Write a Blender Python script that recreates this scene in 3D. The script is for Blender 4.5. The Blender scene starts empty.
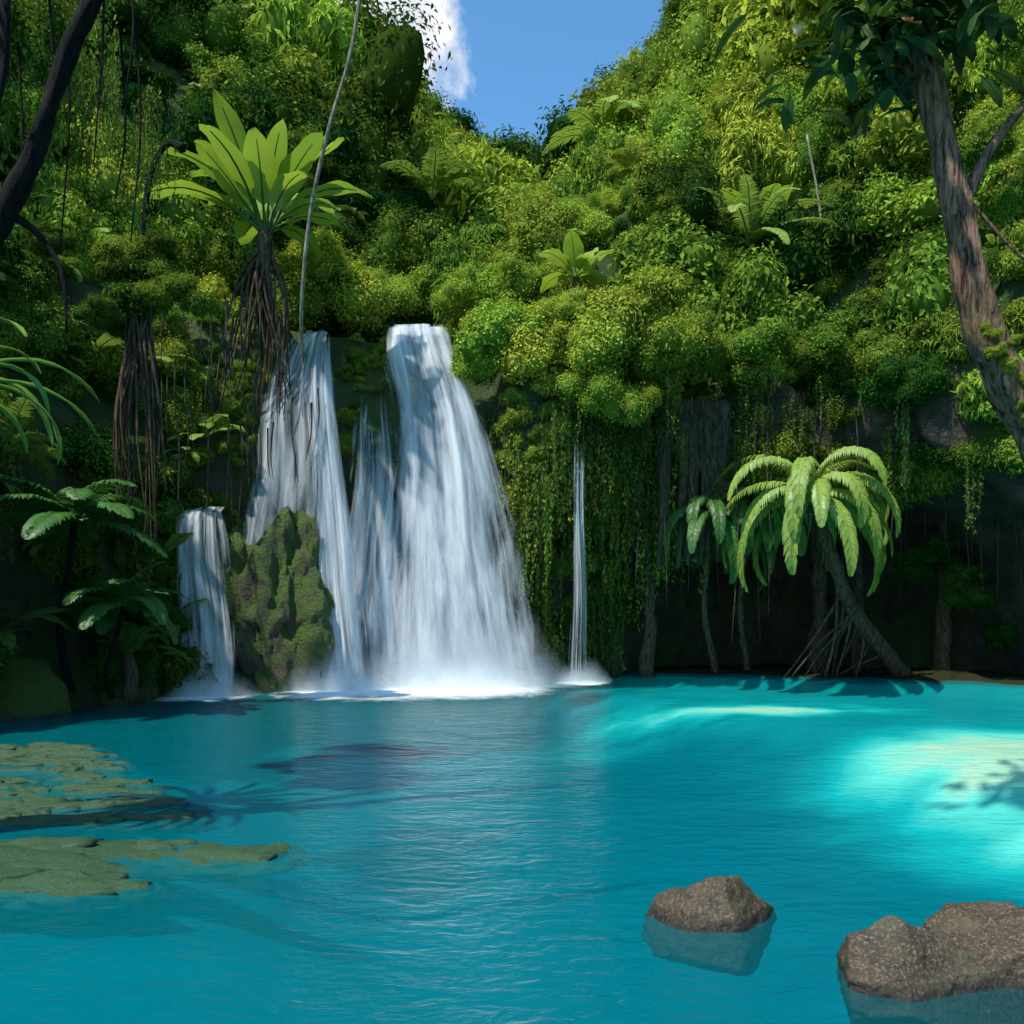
import bpy, math, random, bmesh
import numpy as np
from mathutils import Vector, noise, Matrix
random.seed(7); rng=np.random.default_rng(7)
S=bpy.context.scene
R=math.radians
def sm(a,b,x):
    t=min(1,max(0,(x-a)/(b-a))); return t*t*(3-2*t)
def fbm(x,y,z,o=4):
    return noise.fractal(Vector((x,y,z)),1.0,2.0,o)
# ---------------------------------------------------------------- materials
def newmat(name):
    m=bpy.data.materials.new(name); m.use_nodes=True
    nt=m.node_tree; nt.nodes.clear()
    out=nt.nodes.new('ShaderNodeOutputMaterial')
    return m,nt,out
def N(nt,t,**k):
    n=nt.nodes.new(t)
    for a,b in k.items(): setattr(n,a,b)
    return n
def L(nt,a,b): nt.links.new(a,b)
def math_(nt,op,a,b=None,clamp=False):
    n=N(nt,'ShaderNodeMath',operation=op); n.use_clamp=clamp
    for i,v in enumerate((a,b)):
        if v is None: continue
        if isinstance(v,(int,float)): n.inputs[i].default_value=v
        else: L(nt,v,n.inputs[i])
    return n.outputs[0]
def mixc(nt,f,a,b,bt='MIX'):
    n=N(nt,'ShaderNodeMixRGB',blend_type=bt)
    for i,v in enumerate((f,a,b)):
        if isinstance(v,(int,float)): n.inputs[i].default_value=v
        elif isinstance(v,tuple): n.inputs[i].default_value=(*v,1)
        else: L(nt,v,n.inputs[i])
    return n.outputs[0]
def ramp(nt,f,stops):
    n=N(nt,'ShaderNodeValToRGB'); cr=n.color_ramp
    while len(cr.elements)>2: cr.elements.remove(cr.elements[-1])
    while len(cr.elements)<len(stops): cr.elements.new(0.5)
    for e,(p,c) in zip(cr.elements,stops):
        e.position=p; e.color=(c,c,c,1) if isinstance(c,(int,float)) else (*c,1)
    L(nt,f,n.inputs[0]); return n.outputs[0]
def noise_(nt,vec,scale,detail=4,rough=.55,dist=0):
    n=N(nt,'ShaderNodeTexNoise'); n.inputs['Scale'].default_value=scale
    n.inputs['Detail'].default_value=detail; n.inputs['Roughness'].default_value=rough
    n.inputs['Distortion'].default_value=dist
    if vec is not None: L(nt,vec,n.inputs['Vector'])
    return n.outputs['Fac']
def mapping(nt,vec,scale=(1,1,1)):
    n=N(nt,'ShaderNodeMapping'); n.inputs['Scale'].default_value=scale
    L(nt,vec,n.inputs['Vector']); return n.outputs[0]
def mixs(nt,f,a,b):
    n=N(nt,'ShaderNodeMixShader')
    if isinstance(f,(int,float)): n.inputs[0].default_value=f
    else: L(nt,f,n.inputs[0])
    L(nt,a,n.inputs[1]); L(nt,b,n.inputs[2]); return n.outputs[0]
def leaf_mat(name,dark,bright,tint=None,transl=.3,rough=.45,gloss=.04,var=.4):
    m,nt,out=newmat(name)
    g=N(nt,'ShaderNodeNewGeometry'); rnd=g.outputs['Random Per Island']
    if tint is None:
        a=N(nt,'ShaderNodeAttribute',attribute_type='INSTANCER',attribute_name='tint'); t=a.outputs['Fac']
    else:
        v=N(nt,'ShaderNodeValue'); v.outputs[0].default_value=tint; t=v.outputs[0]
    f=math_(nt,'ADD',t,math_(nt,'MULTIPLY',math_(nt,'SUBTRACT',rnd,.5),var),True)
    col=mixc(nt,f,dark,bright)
    if tint is None:
        oi=N(nt,'ShaderNodeObjectInfo'); hs=N(nt,'ShaderNodeHueSaturation'); L(nt,col,hs.inputs['Color'])
        L(nt,math_(nt,'ADD',math_(nt,'MULTIPLY',oi.outputs['Random'],.055),.474),hs.inputs['Hue']); hs.inputs['Saturation'].default_value=.97
        col=hs.outputs[0]
    d=N(nt,'ShaderNodeBsdfDiffuse'); L(nt,col,d.inputs[0]); s=d.outputs[0]
    if transl>0:
        tr=N(nt,'ShaderNodeBsdfTranslucent'); L(nt,col,tr.inputs[0]); s=mixs(nt,transl,s,tr.outputs[0])
    if gloss>0:
        gl=N(nt,'ShaderNodeBsdfGlossy'); gl.inputs['Roughness'].default_value=rough; gl.inputs[0].default_value=(1,1,1,1); s=mixs(nt,gloss,s,gl.outputs[0])
    L(nt,s,out.inputs[0]); return m
M_leaf=leaf_mat('foliage',(.02,.075,.011),(.41,.51,.045),transl=.2,gloss=0,var=.32)
M_core=leaf_mat('foliage_core',(.01,.036,.005),(.14,.20,.018),transl=0,gloss=0)  # dark solid cores added inside crowns to stop light and view leaking through
M_frond=leaf_mat('frond_green',(.08,.20,.025),(.28,.45,.07),tint=.55,transl=.35,gloss=.04,var=.6)
M_palm=leaf_mat('palm_green',(.12,.26,.04),(.42,.54,.10),tint=.55,transl=.35,gloss=.03,var=.6)
M_frond2=leaf_mat('frond_dark',(.02,.09,.018),(.10,.24,.035),tint=.5,transl=.3,gloss=.03)
M_banana=leaf_mat('banana_leaf',(.12,.26,.02),(.40,.52,.05),tint=.6,transl=.45,gloss=.05,rough=.4)
M_fernI=leaf_mat('fern_instanced',(.03,.10,.015),(.34,.46,.05),transl=.35,gloss=.03)
def bark_mat(name,c1,c2,scale=(6,6,1.2),moss=0):
    m,nt,out=newmat(name)
    tc=N(nt,'ShaderNodeTexCoord'); v=mapping(nt,tc.outputs['Object'],scale)
    n=noise_(nt,v,2.2,8,.65,.6); col=mixc(nt,ramp(nt,n,[(.38,0),(.62,1)]),c1,c2)
    if moss:
        n2=noise_(nt,tc.outputs['Object'],1.3,5)
        col=mixc(nt,math_(nt,'MULTIPLY',ramp(nt,n2,[(.45,0),(.6,1)]),moss),col,(.06,.10,.02))
    p=N(nt,'ShaderNodeBsdfPrincipled'); L(nt,col,p.inputs['Base Color']); p.inputs['Roughness'].default_value=.85; p.inputs['Specular IOR Level'].default_value=.2
    b=N(nt,'ShaderNodeBump'); b.inputs['Strength'].default_value=1; b.inputs['Distance'].default_value=.1
    L(nt,n,b.inputs['Height']); L(nt,b.outputs[0],p.inputs['Normal']); L(nt,p.outputs[0],out.inputs[0]); return m
M_bark=bark_mat('bark_reddish',(.035,.018,.01),(.46,.26,.16),(7,7,1.0),moss=.35)
M_barkd=bark_mat('bark_dark',(.004,.003,.003),(.018,.013,.01))
M_root=bark_mat('aerial_root',(.04,.025,.015),(.18,.12,.07))
M_rootp=bark_mat('hanging_root_grey',(.03,.027,.015),(.14,.12,.075))
M_pale=bark_mat('pale_liana',(.15,.13,.08),(.42,.38,.27))
def rock_mat(name,cols,mossc,mossamt=.5,wet=.6,scale=1.0,bump=.12,spk=False):
    m,nt,out=newmat(name)
    g=N(nt,'ShaderNodeNewGeometry'); P=g.outputs['Position']
    n1=noise_(nt,P,.7*scale,7,.62,.3); n2=noise_(nt,P,6*scale,6,.7); n3=noise_(nt,P,1.4*scale,5,.6)
    col=ramp(nt,mixc(nt,.35,n1,n2),[(.33,cols[0]),(.5,cols[1]),(.68,cols[2])])
    sx=N(nt,'ShaderNodeSeparateXYZ'); L(nt,g.outputs['Normal'],sx.inputs[0])
    up=math_(nt,'ADD',math_(nt,'MULTIPLY',sx.outputs[2],.35),math_(nt,'ADD',n3,-.5+mossamt*.4))
    mk=ramp(nt,up,[(.12,0),(.3,1)])
    mc=mixc(nt,n2,tuple(c*.5 for c in mossc),tuple(c*1.7 for c in mossc))
    if mossamt>0: col=mixc(nt,mk,col,mc)
    if spk:
        vo=noise_(nt,P,45,3,.8); col=mixc(nt,ramp(nt,vo,[(.52,0),(.66,.75)]),col,(.30,.24,.13))
        mo=noise_(nt,P,3.5,5,.65); col=mixc(nt,ramp(nt,mo,[(.52,0),(.68,.6)]),col,(.06,.07,.02))
        sz=N(nt,'ShaderNodeSeparateXYZ'); L(nt,P,sz.inputs[0])
        wetb=ramp(nt,math_(nt,'ADD',sz.outputs[2],math_(nt,'MULTIPLY',n2,.06)),[(.06,.3),(.13,1)])
        col=mixc(nt,1.0,col,wetb,'MULTIPLY')
    p=N(nt,'ShaderNodeBsdfPrincipled'); L(nt,col,p.inputs['Base Color']); p.inputs['Roughness'].default_value=wet
    b=N(nt,'ShaderNodeBump'); b.inputs['Strength'].default_value=1; b.inputs['Distance'].default_value=bump
    L(nt,mixc(nt,.5,n1,n2),b.inputs['Height']); L(nt,b.outputs[0],p.inputs['Normal']); L(nt,p.outputs[0],out.inputs[0]); return m
M_cliff=rock_mat('cliff_rock',[(.02,.015,.01),(.075,.058,.038),(.18,.15,.11)],(.05,.085,.013),.45,.6,1.3,.5)
M_hill=rock_mat('hillside_undergrowth',[(.012,.03,.006),(.03,.065,.012),(.06,.11,.02)],(.04,.08,.012),.8,.9,1.5,.5)
M_mossrock=rock_mat('mossy_rock',[(.03,.022,.015),(.12,.09,.055),(.28,.23,.15)],(.08,.135,.016),.65,.6,1.8,.4)
M_stone=rock_mat('river_stone',[(.02,.013,.009),(.065,.042,.026),(.16,.11,.065)],(.05,.05,.02),0,.5,5,.04,True)
M_ledge=rock_mat('ledge_rock',[(.015,.045,.03),(.04,.075,.04),(.085,.11,.055)],(.03,.08,.03),.3,.5,2.5,.08)
# ---------------------------------------------------------------- mesh helpers
class MB:
    def __init__(s): s.v=[];s.f=[];s.m=[]
    def add(s,vs,fs,mi=0):
        o=len(s.v); s.v.extend(vs); s.f.extend([tuple(i+o for i in f) for f in fs]); s.m.extend([mi]*len(fs))
    def obj(s,name,mats,smooth=True,link=True,parent=None):
        me=bpy.data.meshes.new(name); me.from_pydata([tuple(map(float,v)) for v in s.v],[],s.f)
        for m in mats: me.materials.append(m)
        me.polygons.foreach_set('material_index',s.m)
        me.polygons.foreach_set('use_smooth',[smooth]*len(s.f)); me.update()
        ob=bpy.data.objects.new(name,me)
        if link: S.collection.objects.link(ob)
        if parent: ob.parent=parent
        return ob
def empty(name,loc=(0,0,0)):
    e=bpy.data.objects.new(name,None); S.collection.objects.link(e); e.empty_display_size=.3; return e
def spline(pts,n):
    pts=[np.array(p,float) for p in pts]; P=[2*pts[0]-pts[1]]+pts+[2*pts[-1]-pts[-2]]; out=[]
    k=len(pts)-1
    for i in range(n):
        t=i/(n-1)*k; j=min(int(t),k-1); t-=j
        a,b,c,d=P[j:j+4]
        out.append(.5*((2*b)+(-a+c)*t+(2*a-5*b+4*c-d)*t*t+(-a+3*b-3*c+d)*t**3))
    return out
def tube(mb,pts,r,n=24,seg=8,mi=0,rough=.0,flute=0):
    P=spline(pts,n); rs=np.interp(np.linspace(0,1,n),np.linspace(0,1,len(r)),r)
    vs=[];fs=[]; ref=np.array([.13,.97,.21])
    for i,p in enumerate(P):
        t=P[min(i+1,n-1)]-P[max(i-1,0)]; t/=np.linalg.norm(t)+1e-9
        a=np.cross(t,ref); a/=np.linalg.norm(a)+1e-9; b=np.cross(t,a)
        for k in range(seg):
            an=2*math.pi*k/seg
            rr=rs[i]*(1+(rough*fbm(p[0]*2+math.cos(an),p[1]*2+math.sin(an),p[2]*1.5,3) if rough else 0)+flute*math.sin(an*4+i*.12))
            vs.append(p+rr*(a*math.cos(an)+b*math.sin(an)))
    for i in range(n-1):
        for k in range(seg):
            k2=(k+1)%seg; fs.append((i*seg+k,i*seg+k2,(i+1)*seg+k2,(i+1)*seg+k))
    fs.append(tuple(range(seg))); fs.append(tuple(range((n-1)*seg,n*seg)))
    mb.add(vs,fs,mi)
Z=np.array([0,0,1.])
def unit(v): return v/(np.linalg.norm(v)+1e-9)
def frond(mb,o,az,length,elev,droop,ll,n=26,w=.06,hang=.4,mi=0,ms=1,steps=14,base=.12,pw=1.3):
    o=np.array(o,float); h=np.array([math.cos(az),math.sin(az),0]); side=np.array([-h[1],h[0],0])
    pts=[o]; tw=random.uniform(-.3,.3)
    for i in range(steps):
        e=elev-droop*((i+.5)/steps)**pw; hh=unit(h+side*tw*(i/steps))
        pts.append(pts[-1]+(hh*math.cos(e)+Z*math.sin(e))*length/steps)
    tube(mb,pts[::2]+([pts[-1]] if steps%2 else []),[length*.012+.004,length*.003+.002],steps,4,ms)
    vs=[];fs=[]
    for i in range(n):
        u=base+(1-base)*(i+.5)/n; k=u*steps; j=min(int(k),steps-1); p=pts[j]+(pts[j+1]-pts[j])*(k-j)
        t=unit(pts[j+1]-pts[j]); sd=unit(side-t*np.dot(side,t)); upv=unit(np.cross(t,sd))
        l=ll*(math.sin(math.pi*min(1,(u*.92+.08)))**.55)*random.uniform(.85,1.1)+.02
        for sg in (-1,1):
            d=unit(sd*sg+t*(.45+.5*u)+upv*.15+np.array([random.uniform(-.08,.08) for _ in range(3)]))
            d2=unit(d-Z*hang*1.2); d3=unit(d2-Z*hang*1.3)
            wd=unit(t-d*np.dot(t,d))*w*.5
            a=p; b=p+d*l*.35; c=b+d2*l*.35; e=c+d3*l*.3
            q=len(vs)
            vs+= [a-wd*.5,a+wd*.5,b-wd,b+wd,c-wd*.8,c+wd*.8,e]
            fs+= [(q,q+1,q+3,q+2),(q+2,q+3,q+5,q+4),(q+4,q+5,q+6)]
    mb.add(vs,fs,mi)
def blade(mb,o,az,length,width,elev,droop,mi=0,fold=.35,n=12,stalk=.2,ms=1):
    o=np.array(o,float); h=np.array([math.cos(az),math.sin(az),0]); side=np.array([-h[1],h[0],0])
    pts=[o]
    for i in range(n):
        e=elev-droop*((i+.5)/n)**1.6; pts.append(pts[-1]+(h*math.cos(e)+Z*math.sin(e))*length/n)
    tube(mb,pts[::3],[length*.014,length*.004],8,4,ms)
    vs=[];fs=[];ph=random.uniform(0,6)
    for i in range(n+1):
        u=i/n; uu=max(0,(u-stalk)/(1-stalk)); wv=width*.5*(math.sin(math.pi*uu**.8)**.6 if 0<uu<1 else 0)+.01
        t=unit(pts[min(i+1,n)]-pts[max(i-1,0)]); sd=side; up=unit(np.cross(t,sd))
        for c in (-1,-.5,0,.5,1):
            wob=.06*width*math.sin(ph+u*19+c*2)*abs(c)
            vs.append(pts[i]+sd*c*wv+up*(abs(c)*wv*fold+wob-abs(c)**2*wv*.35))
    for i in range(n):
        for k in range(4):
            a=i*5+k; fs.append((a,a+1,a+6,a+5))
    mb.add(vs,fs,mi)
def leafquads(P,Nn,T,ln,w):
    B=np.cross(Nn,T); B/=np.linalg.norm(B,axis=1,keepdims=True)+1e-9
    T=np.cross(B,Nn); l=ln[:,None]; ww=w[:,None]
    v=np.stack([P-T*l*.5,P-T*l*.05+B*ww*.5+Nn*l*.06,P+T*l*.5-Nn*l*.12,P-T*l*.05-B*ww*.5+Nn*l*.06],1)
    return v.reshape(-1,3)
def raw_obj(name,V,mats,extra=None):
    n=len(V)//4; me=bpy.data.meshes.new(name)
    fl=np.arange(n*4).reshape(-1,4).tolist(); vl=V.tolist(); mi=[0]*n
    if extra:
        o=len(vl); vl+=extra[0]; fl+=[[i+o for i in f] for f in extra[1]]; mi+=[1]*len(extra[1])
    me.from_pydata(vl,[],fl)
    for m in mats: me.materials.append(m)
    me.polygons.foreach_set('material_index',mi)
    me.polygons.foreach_set('use_smooth',[i==1 for i in mi]); me.update()
    return bpy.data.objects.new(name,me)
def ico(c,r,squash=1,sub=2):
    bm=bmesh.new(); bmesh.ops.create_icosphere(bm,subdivisions=sub,radius=1)
    vs=[[c[0]+v.co.x*r,c[1]+v.co.y*r,c[2]+v.co.z*r*squash] for v in bm.verts]; fs=[[x.index for x in f.verts] for f in bm.faces]; bm.free(); return vs,fs
def crown_geo(seed,nl=9,n=3600,leaf=.085,flat=.8,spread=.55,asp=.5,droop=0,stray=.16):
    r=np.random.default_rng(seed); C=[];Rr=[]
    for i in range(nl):
        d=unit(r.normal(size=3)); d[2]=abs(d[2])*1.1-.3
        C.append(d*spread*r.uniform(.5,1.15)*np.array([1,1,flat])); Rr.append(r.uniform(.16,.45))
    C.append(np.zeros(3)); Rr.append(.5); C=np.array(C); Rr=np.array(Rr)
    pr=Rr**2/np.sum(Rr**2); k=r.choice(len(C),n,p=pr)
    D=r.normal(size=(n,3)); D/=np.linalg.norm(D,axis=1,keepdims=True)
    D[:,2]=np.where((D[:,2]<-.3)&(r.random(n)<.5),-D[:,2],D[:,2])
    rad=Rr[k]*(.98+.10*r.normal(size=n)+(r.random(n)<stray)*r.uniform(.1,.5,n))
    P=C[k]+D*rad[:,None]*np.array([1,1,flat])
    keep=np.ones(n,bool)
    for c,q in zip(C,Rr): keep&= np.linalg.norm((P-c)/np.array([1,1,flat]),axis=1)>q*.76
    P=P[keep];D=D[keep]
    Nn=D*.8+np.array([0,-.0,.5])+r.normal(size=P.shape)*.42; Nn/=np.linalg.norm(Nn,axis=1,keepdims=True)
    T=r.normal(size=P.shape)+D*.5-np.array([0,0,.4+droop]); T/=np.linalg.norm(T,axis=1,keepdims=True)
    ln=leaf*r.uniform(.6,1.6,len(P)); V=leafquads(P,Nn,T,ln,ln*asp)
    ev=[];ef=[]
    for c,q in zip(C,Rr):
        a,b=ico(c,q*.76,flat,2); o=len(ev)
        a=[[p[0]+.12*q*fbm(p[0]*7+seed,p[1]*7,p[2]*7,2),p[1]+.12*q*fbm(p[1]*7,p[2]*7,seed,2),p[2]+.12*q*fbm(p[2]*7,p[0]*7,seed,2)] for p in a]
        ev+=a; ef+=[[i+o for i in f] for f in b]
    return V,(ev,ef)
def coll(name): return bpy.data.collections.new(name)
C_crown=coll('crown_sources')
for i in range(9):
    V,e=crown_geo(100+i,nl=[8,12,18,9,14,22,10,16,20][i],n=4400,leaf=[.055,.065,.075,.06,.075,.11,.062,.13,.16][i],flat=[.85,1.1,.8,1.4,.9,.95,1.3,.8,1.1][i],asp=[.55,.5,.6,.5,.55,.5,.5,.3,.22][i],spread=[.6,.75,.9,.65,.8,.9,.7,.85,.9][i],droop=[0,0,.5,0,0,.5,0,1,1.4][i])
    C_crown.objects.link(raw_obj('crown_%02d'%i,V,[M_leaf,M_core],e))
C_shrub=coll('shrub_sources')
for i in range(6):
    V,e=crown_geo(200+i,nl=[8,12,16,10,20,14][i],n=5600,leaf=[.052,.062,.075,.058,.14,.20][i],flat=[.85,.8,1.0,.85,.9,.8][i],asp=[.55,.5,.6,.5,.38,.22][i],spread=.75,droop=[0,.5,0,1,1,1.5][i])
    if i==5: V=V[:4*2500]
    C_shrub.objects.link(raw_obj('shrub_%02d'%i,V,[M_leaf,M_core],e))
C_vine=coll('vine_sources')
def vine_src(i,seed,leaves,ns,spread,lf):
    r=np.random.default_rng(seed); mb=MB(); Ps=[]
    for s in range(ns):
        x,y=r.normal(size=2)*spread; ln=r.uniform(.35,1.0); ph=r.uniform(0,6)
        pts=[(x+.02*math.sin(ph+k*2.1),y+.02*math.cos(ph+k*1.7),-ln*k/5) for k in range(6)]
        tube(mb,pts,[.004,.002],8,3,2)
        if leaves:
            q=spline(pts,int(leaves*ln)); Ps+= [p+r.normal(size=3)*.02 for p in q]
    vs=mb.v; fs=mb.f
    if leaves:
        P=np.array(Ps); n=len(P)
        Nn=r.normal(size=(n,3))*.7+np.array([0,-.6,.6]); Nn/=np.linalg.norm(Nn,axis=1,keepdims=True)
        T=r.normal(size=(n,3))*.7-np.array([0,0,1.]); T/=np.linalg.norm(T,axis=1,keepdims=True)
        l=lf*r.uniform(.6,1.4,n); V=leafquads(P,Nn,T,l,l*.6)
        o=len(vs); vs=list(vs)+V.tolist(); fs=list(fs)+[tuple(range(o+4*k,o+4*k+4)) for k in range(n)]
        mi=[1]*len(mb.f)+[0]*n
    else: mi=[1]*len(fs)
    m2=MB(); m2.v=list(vs);m2.f=list(fs);m2.m=mi
    C_vine.objects.link(m2.obj('vine_%02d'%i,[M_leaf,M_rootp],False,False))
vine_src(0,1,75,8,.10,.045); vine_src(1,2,80,10,.13,.04); vine_src(2,3,65,7,.08,.052)
vine_src(3,4,0,6,.12,0); vine_src(4,5,0,4,.07,0)
C_fern=coll('fern_sources')
for i in range(3):
    mb=MB(); k=[9,11,8][i]
    for j in range(k):
        frond(mb,(0,0,0),j*2*math.pi/k+random.uniform(-.3,.3),random.uniform(.8,1.1),random.uniform(.5,1.2),random.uniform(1.2,2.2),.2,22,.045,.25,0,1,10)
    C_fern.objects.link(mb.obj('fern_%02d'%i,[M_fernI,M_fernI],False,False))
for i in range(2):
    mb=MB(); k=[9,12][i]
    for j in range(k):
        blade(mb,(0,0,0),j*2.4+random.uniform(-.3,.3),random.uniform(.7,1.1),[.3,.2][i],random.uniform(.3,1.3),random.uniform(1.0,2.0),0,.3,9,.35)
    C_fern.objects.link(mb.obj('fern_%02d'%(i+3),[M_fernI,M_fernI],True,False))
def instances(name,pts,collection,parent=None):
    me=bpy.data.meshes.new(name); me.from_pydata([p[0] for p in pts],[],[])
    for nm,ty,ix in (('rot','FLOAT_VECTOR',1),('scl','FLOAT_VECTOR',2),('tint','FLOAT',3),('idx','INT',4)):
        a=me.attributes.new(nm,ty,'POINT')
        if ty=='FLOAT_VECTOR': a.data.foreach_set('vector',np.array([p[ix] for p in pts],float).ravel())
        else: a.data.foreach_set('value',[p[ix] for p in pts])
    ob=bpy.data.objects.new(name,me); S.collection.objects.link(ob)
    ng=bpy.data.node_groups.new(name+'_gn','GeometryNodeTree')
    ng.interface.new_socket('Geometry',in_out='INPUT',socket_type='NodeSocketGeometry')
    ng.interface.new_socket('Geometry',in_out='OUTPUT',socket_type='NodeSocketGeometry')
    gi=ng.nodes.new('NodeGroupInput'); go=ng.nodes.new('NodeGroupOutput')
    ip=ng.nodes.new('GeometryNodeInstanceOnPoints'); ci=ng.nodes.new('GeometryNodeCollectionInfo')
    ci.inputs['Collection'].default_value=collection; ci.inputs['Separate Children'].default_value=True; ci.inputs['Reset Children'].default_value=True
    def na(n,t):
        x=ng.nodes.new('GeometryNodeInputNamedAttribute'); x.data_type=t; x.inputs['Name'].default_value=n; return x.outputs['Attribute']
    k=ng.links.new
    k(gi.outputs[0],ip.inputs['Points']); k(ci.outputs[0],ip.inputs['Instance']); ip.inputs['Pick Instance'].default_value=True
    k(na('idx','INT'),ip.inputs['Instance Index']); k(na('rot','FLOAT_VECTOR'),ip.inputs['Rotation']); k(na('scl','FLOAT_VECTOR'),ip.inputs['Scale'])
    k(ip.outputs[0],go.inputs[0])
    md=ob.modifiers.new('scatter','NODES'); md.node_group=ng
    return ob
def inst(p,s,t,i,tilt=.25,sz=None):
    sz=s if sz is None else sz
    return (tuple(p),(random.uniform(-tilt,tilt),random.uniform(-tilt,tilt),random.uniform(0,6.28)),(s,s,sz),t,i)
# ---------------------------------------------------------------- terrain
BASE=[(-14.5,-2),(-13.2,6),(-12.6,12),(-12.2,18),(-11.4,22),(-10.6,26),(-9.6,28.3),(-8,29.9),(-5.5,31),(-2,31.8),(1,32.2),(3.2,34),(6,37),(10,38.5),(15,37.5),(19,33),(19,27),(15.5,20),(12.5,14),(11,8),(10.8,2),(11,-3)]
NS=330
B0=spline([(a,b,0) for a,b in BASE],NS)
Nr=[]
for i in range(NS):
    t=B0[min(i+6,NS-1)]-B0[max(i-6,0)]; t=unit(t); Nr.append(np.array([-t[1],t[0],0]))
def xv(y): return -2.5+(y-36)*.095
def H(x,y):
    fl=12+.62*max(0,y-33.5)
    if y>60: fl=12+.62*26.5+.45*(y-60)
    d=x-xv(y); k=sm(60,90,y)
    s=((.90-.33*k)*max(0,-d-1.8) if d<0 else (1.0)*max(0,d-2))
    s=s if s<28 else 28+(s-28)*.3
    h=fl+s+2.6*fbm(x*.06,y*.06,3,4)
    h-=5*math.exp(-((x-13)/7)**2-((y-40)/9)**2)
    if y<26: h=h*sm(0,26,y)*.6+h*.4
    return min(h,85)
def zone(x,y):
    cave=sm(3.2,6,x)*sm(25,29,y)
    left=1-sm(-10.5,-8.5,x)
    rn=sm(8,12,x)*(1-sm(24,29,y))
    mo=sm(-.8,.4,x)*(1-sm(3.2,6,x))*sm(25,29,y)
    return cave,left,rn,mo
def recess(x,y,z):
    cave,left,rn,mo=zone(x,y)
    fall=max(0,1-cave-left-rn-mo)
    r_f=.06*z+2.0*sm(8.5,13,z)
    r_c=-6.2*sm(3.5,8.5,z)+1.8*sm(9.5,12,z)
    r_l=.12*z+1.2*sm(5,12,z)
    return fall*r_f+cave*r_c+left*r_l+rn*z*.9+mo*(-.9*sm(5,9,z)+1.0*sm(10,12.5,z))
def ztop(x,y):
    cave,left,rn,mo=zone(x,y); fall=max(0,1-cave-left-rn-mo)
    return fall*12.6+cave*11.6+left*12.5+rn*3.0+mo*11.6
NZ=46; ND=64; NRr=NZ+ND
G=np.zeros((NS,NRr,3))
for i in range(NS):
    bx,by=B0[i][0],B0[i][1]; n=Nr[i]; zt=ztop(bx,by)
    cave=zone(bx,by)[0]
    for j in range(NZ):
        z=-3+(zt+3)*j/(NZ-1); r=recess(bx,by,max(z,0))
        p=np.array([bx,by,0])+n*r; a=.9 if cave<.5 else 1.2
        fall=1 if -5.2<bx<0.3 else 0
        k=fbm(p[0]*.22,p[1]*.22,z*.14,5)*a*(.5 if fall else 1)+.28*noise.noise(Vector((p[0]*1.1,p[1]*1.1,z*.5)))
        k-=.5*(1-abs(noise.noise(Vector((bx*.5+7,by*.5,z*.07)))))*0.6
        p=p+n*(k+.4); p[2]=z; G[i,j]=p
    pe=G[i,NZ-1].copy()
    for j in range(ND):
        d=.4+135*((j+1)/ND)**1.9
        p=pe+n*d; h=H(p[0],p[1]); w=sm(0,7,d); p[2]=pe[2]*(1-w)+h*w; G[i,NZ+j]=p
mb=MB(); vs=[G[i,j] for i in range(NS) for j in range(NRr)]
mb.add(vs,[(i*NRr+j,i*NRr+j+1,(i+1)*NRr+j+1,(i+1)*NRr+j) for i in range(NS-1) for j in range(NRr-1)])
mb.m=[(1 if j>=NZ+2 else 0) for i in range(NS-1) for j in range(NRr-1)]
mb.obj('rocky_hillside',[M_cliff,M_hill])
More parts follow.
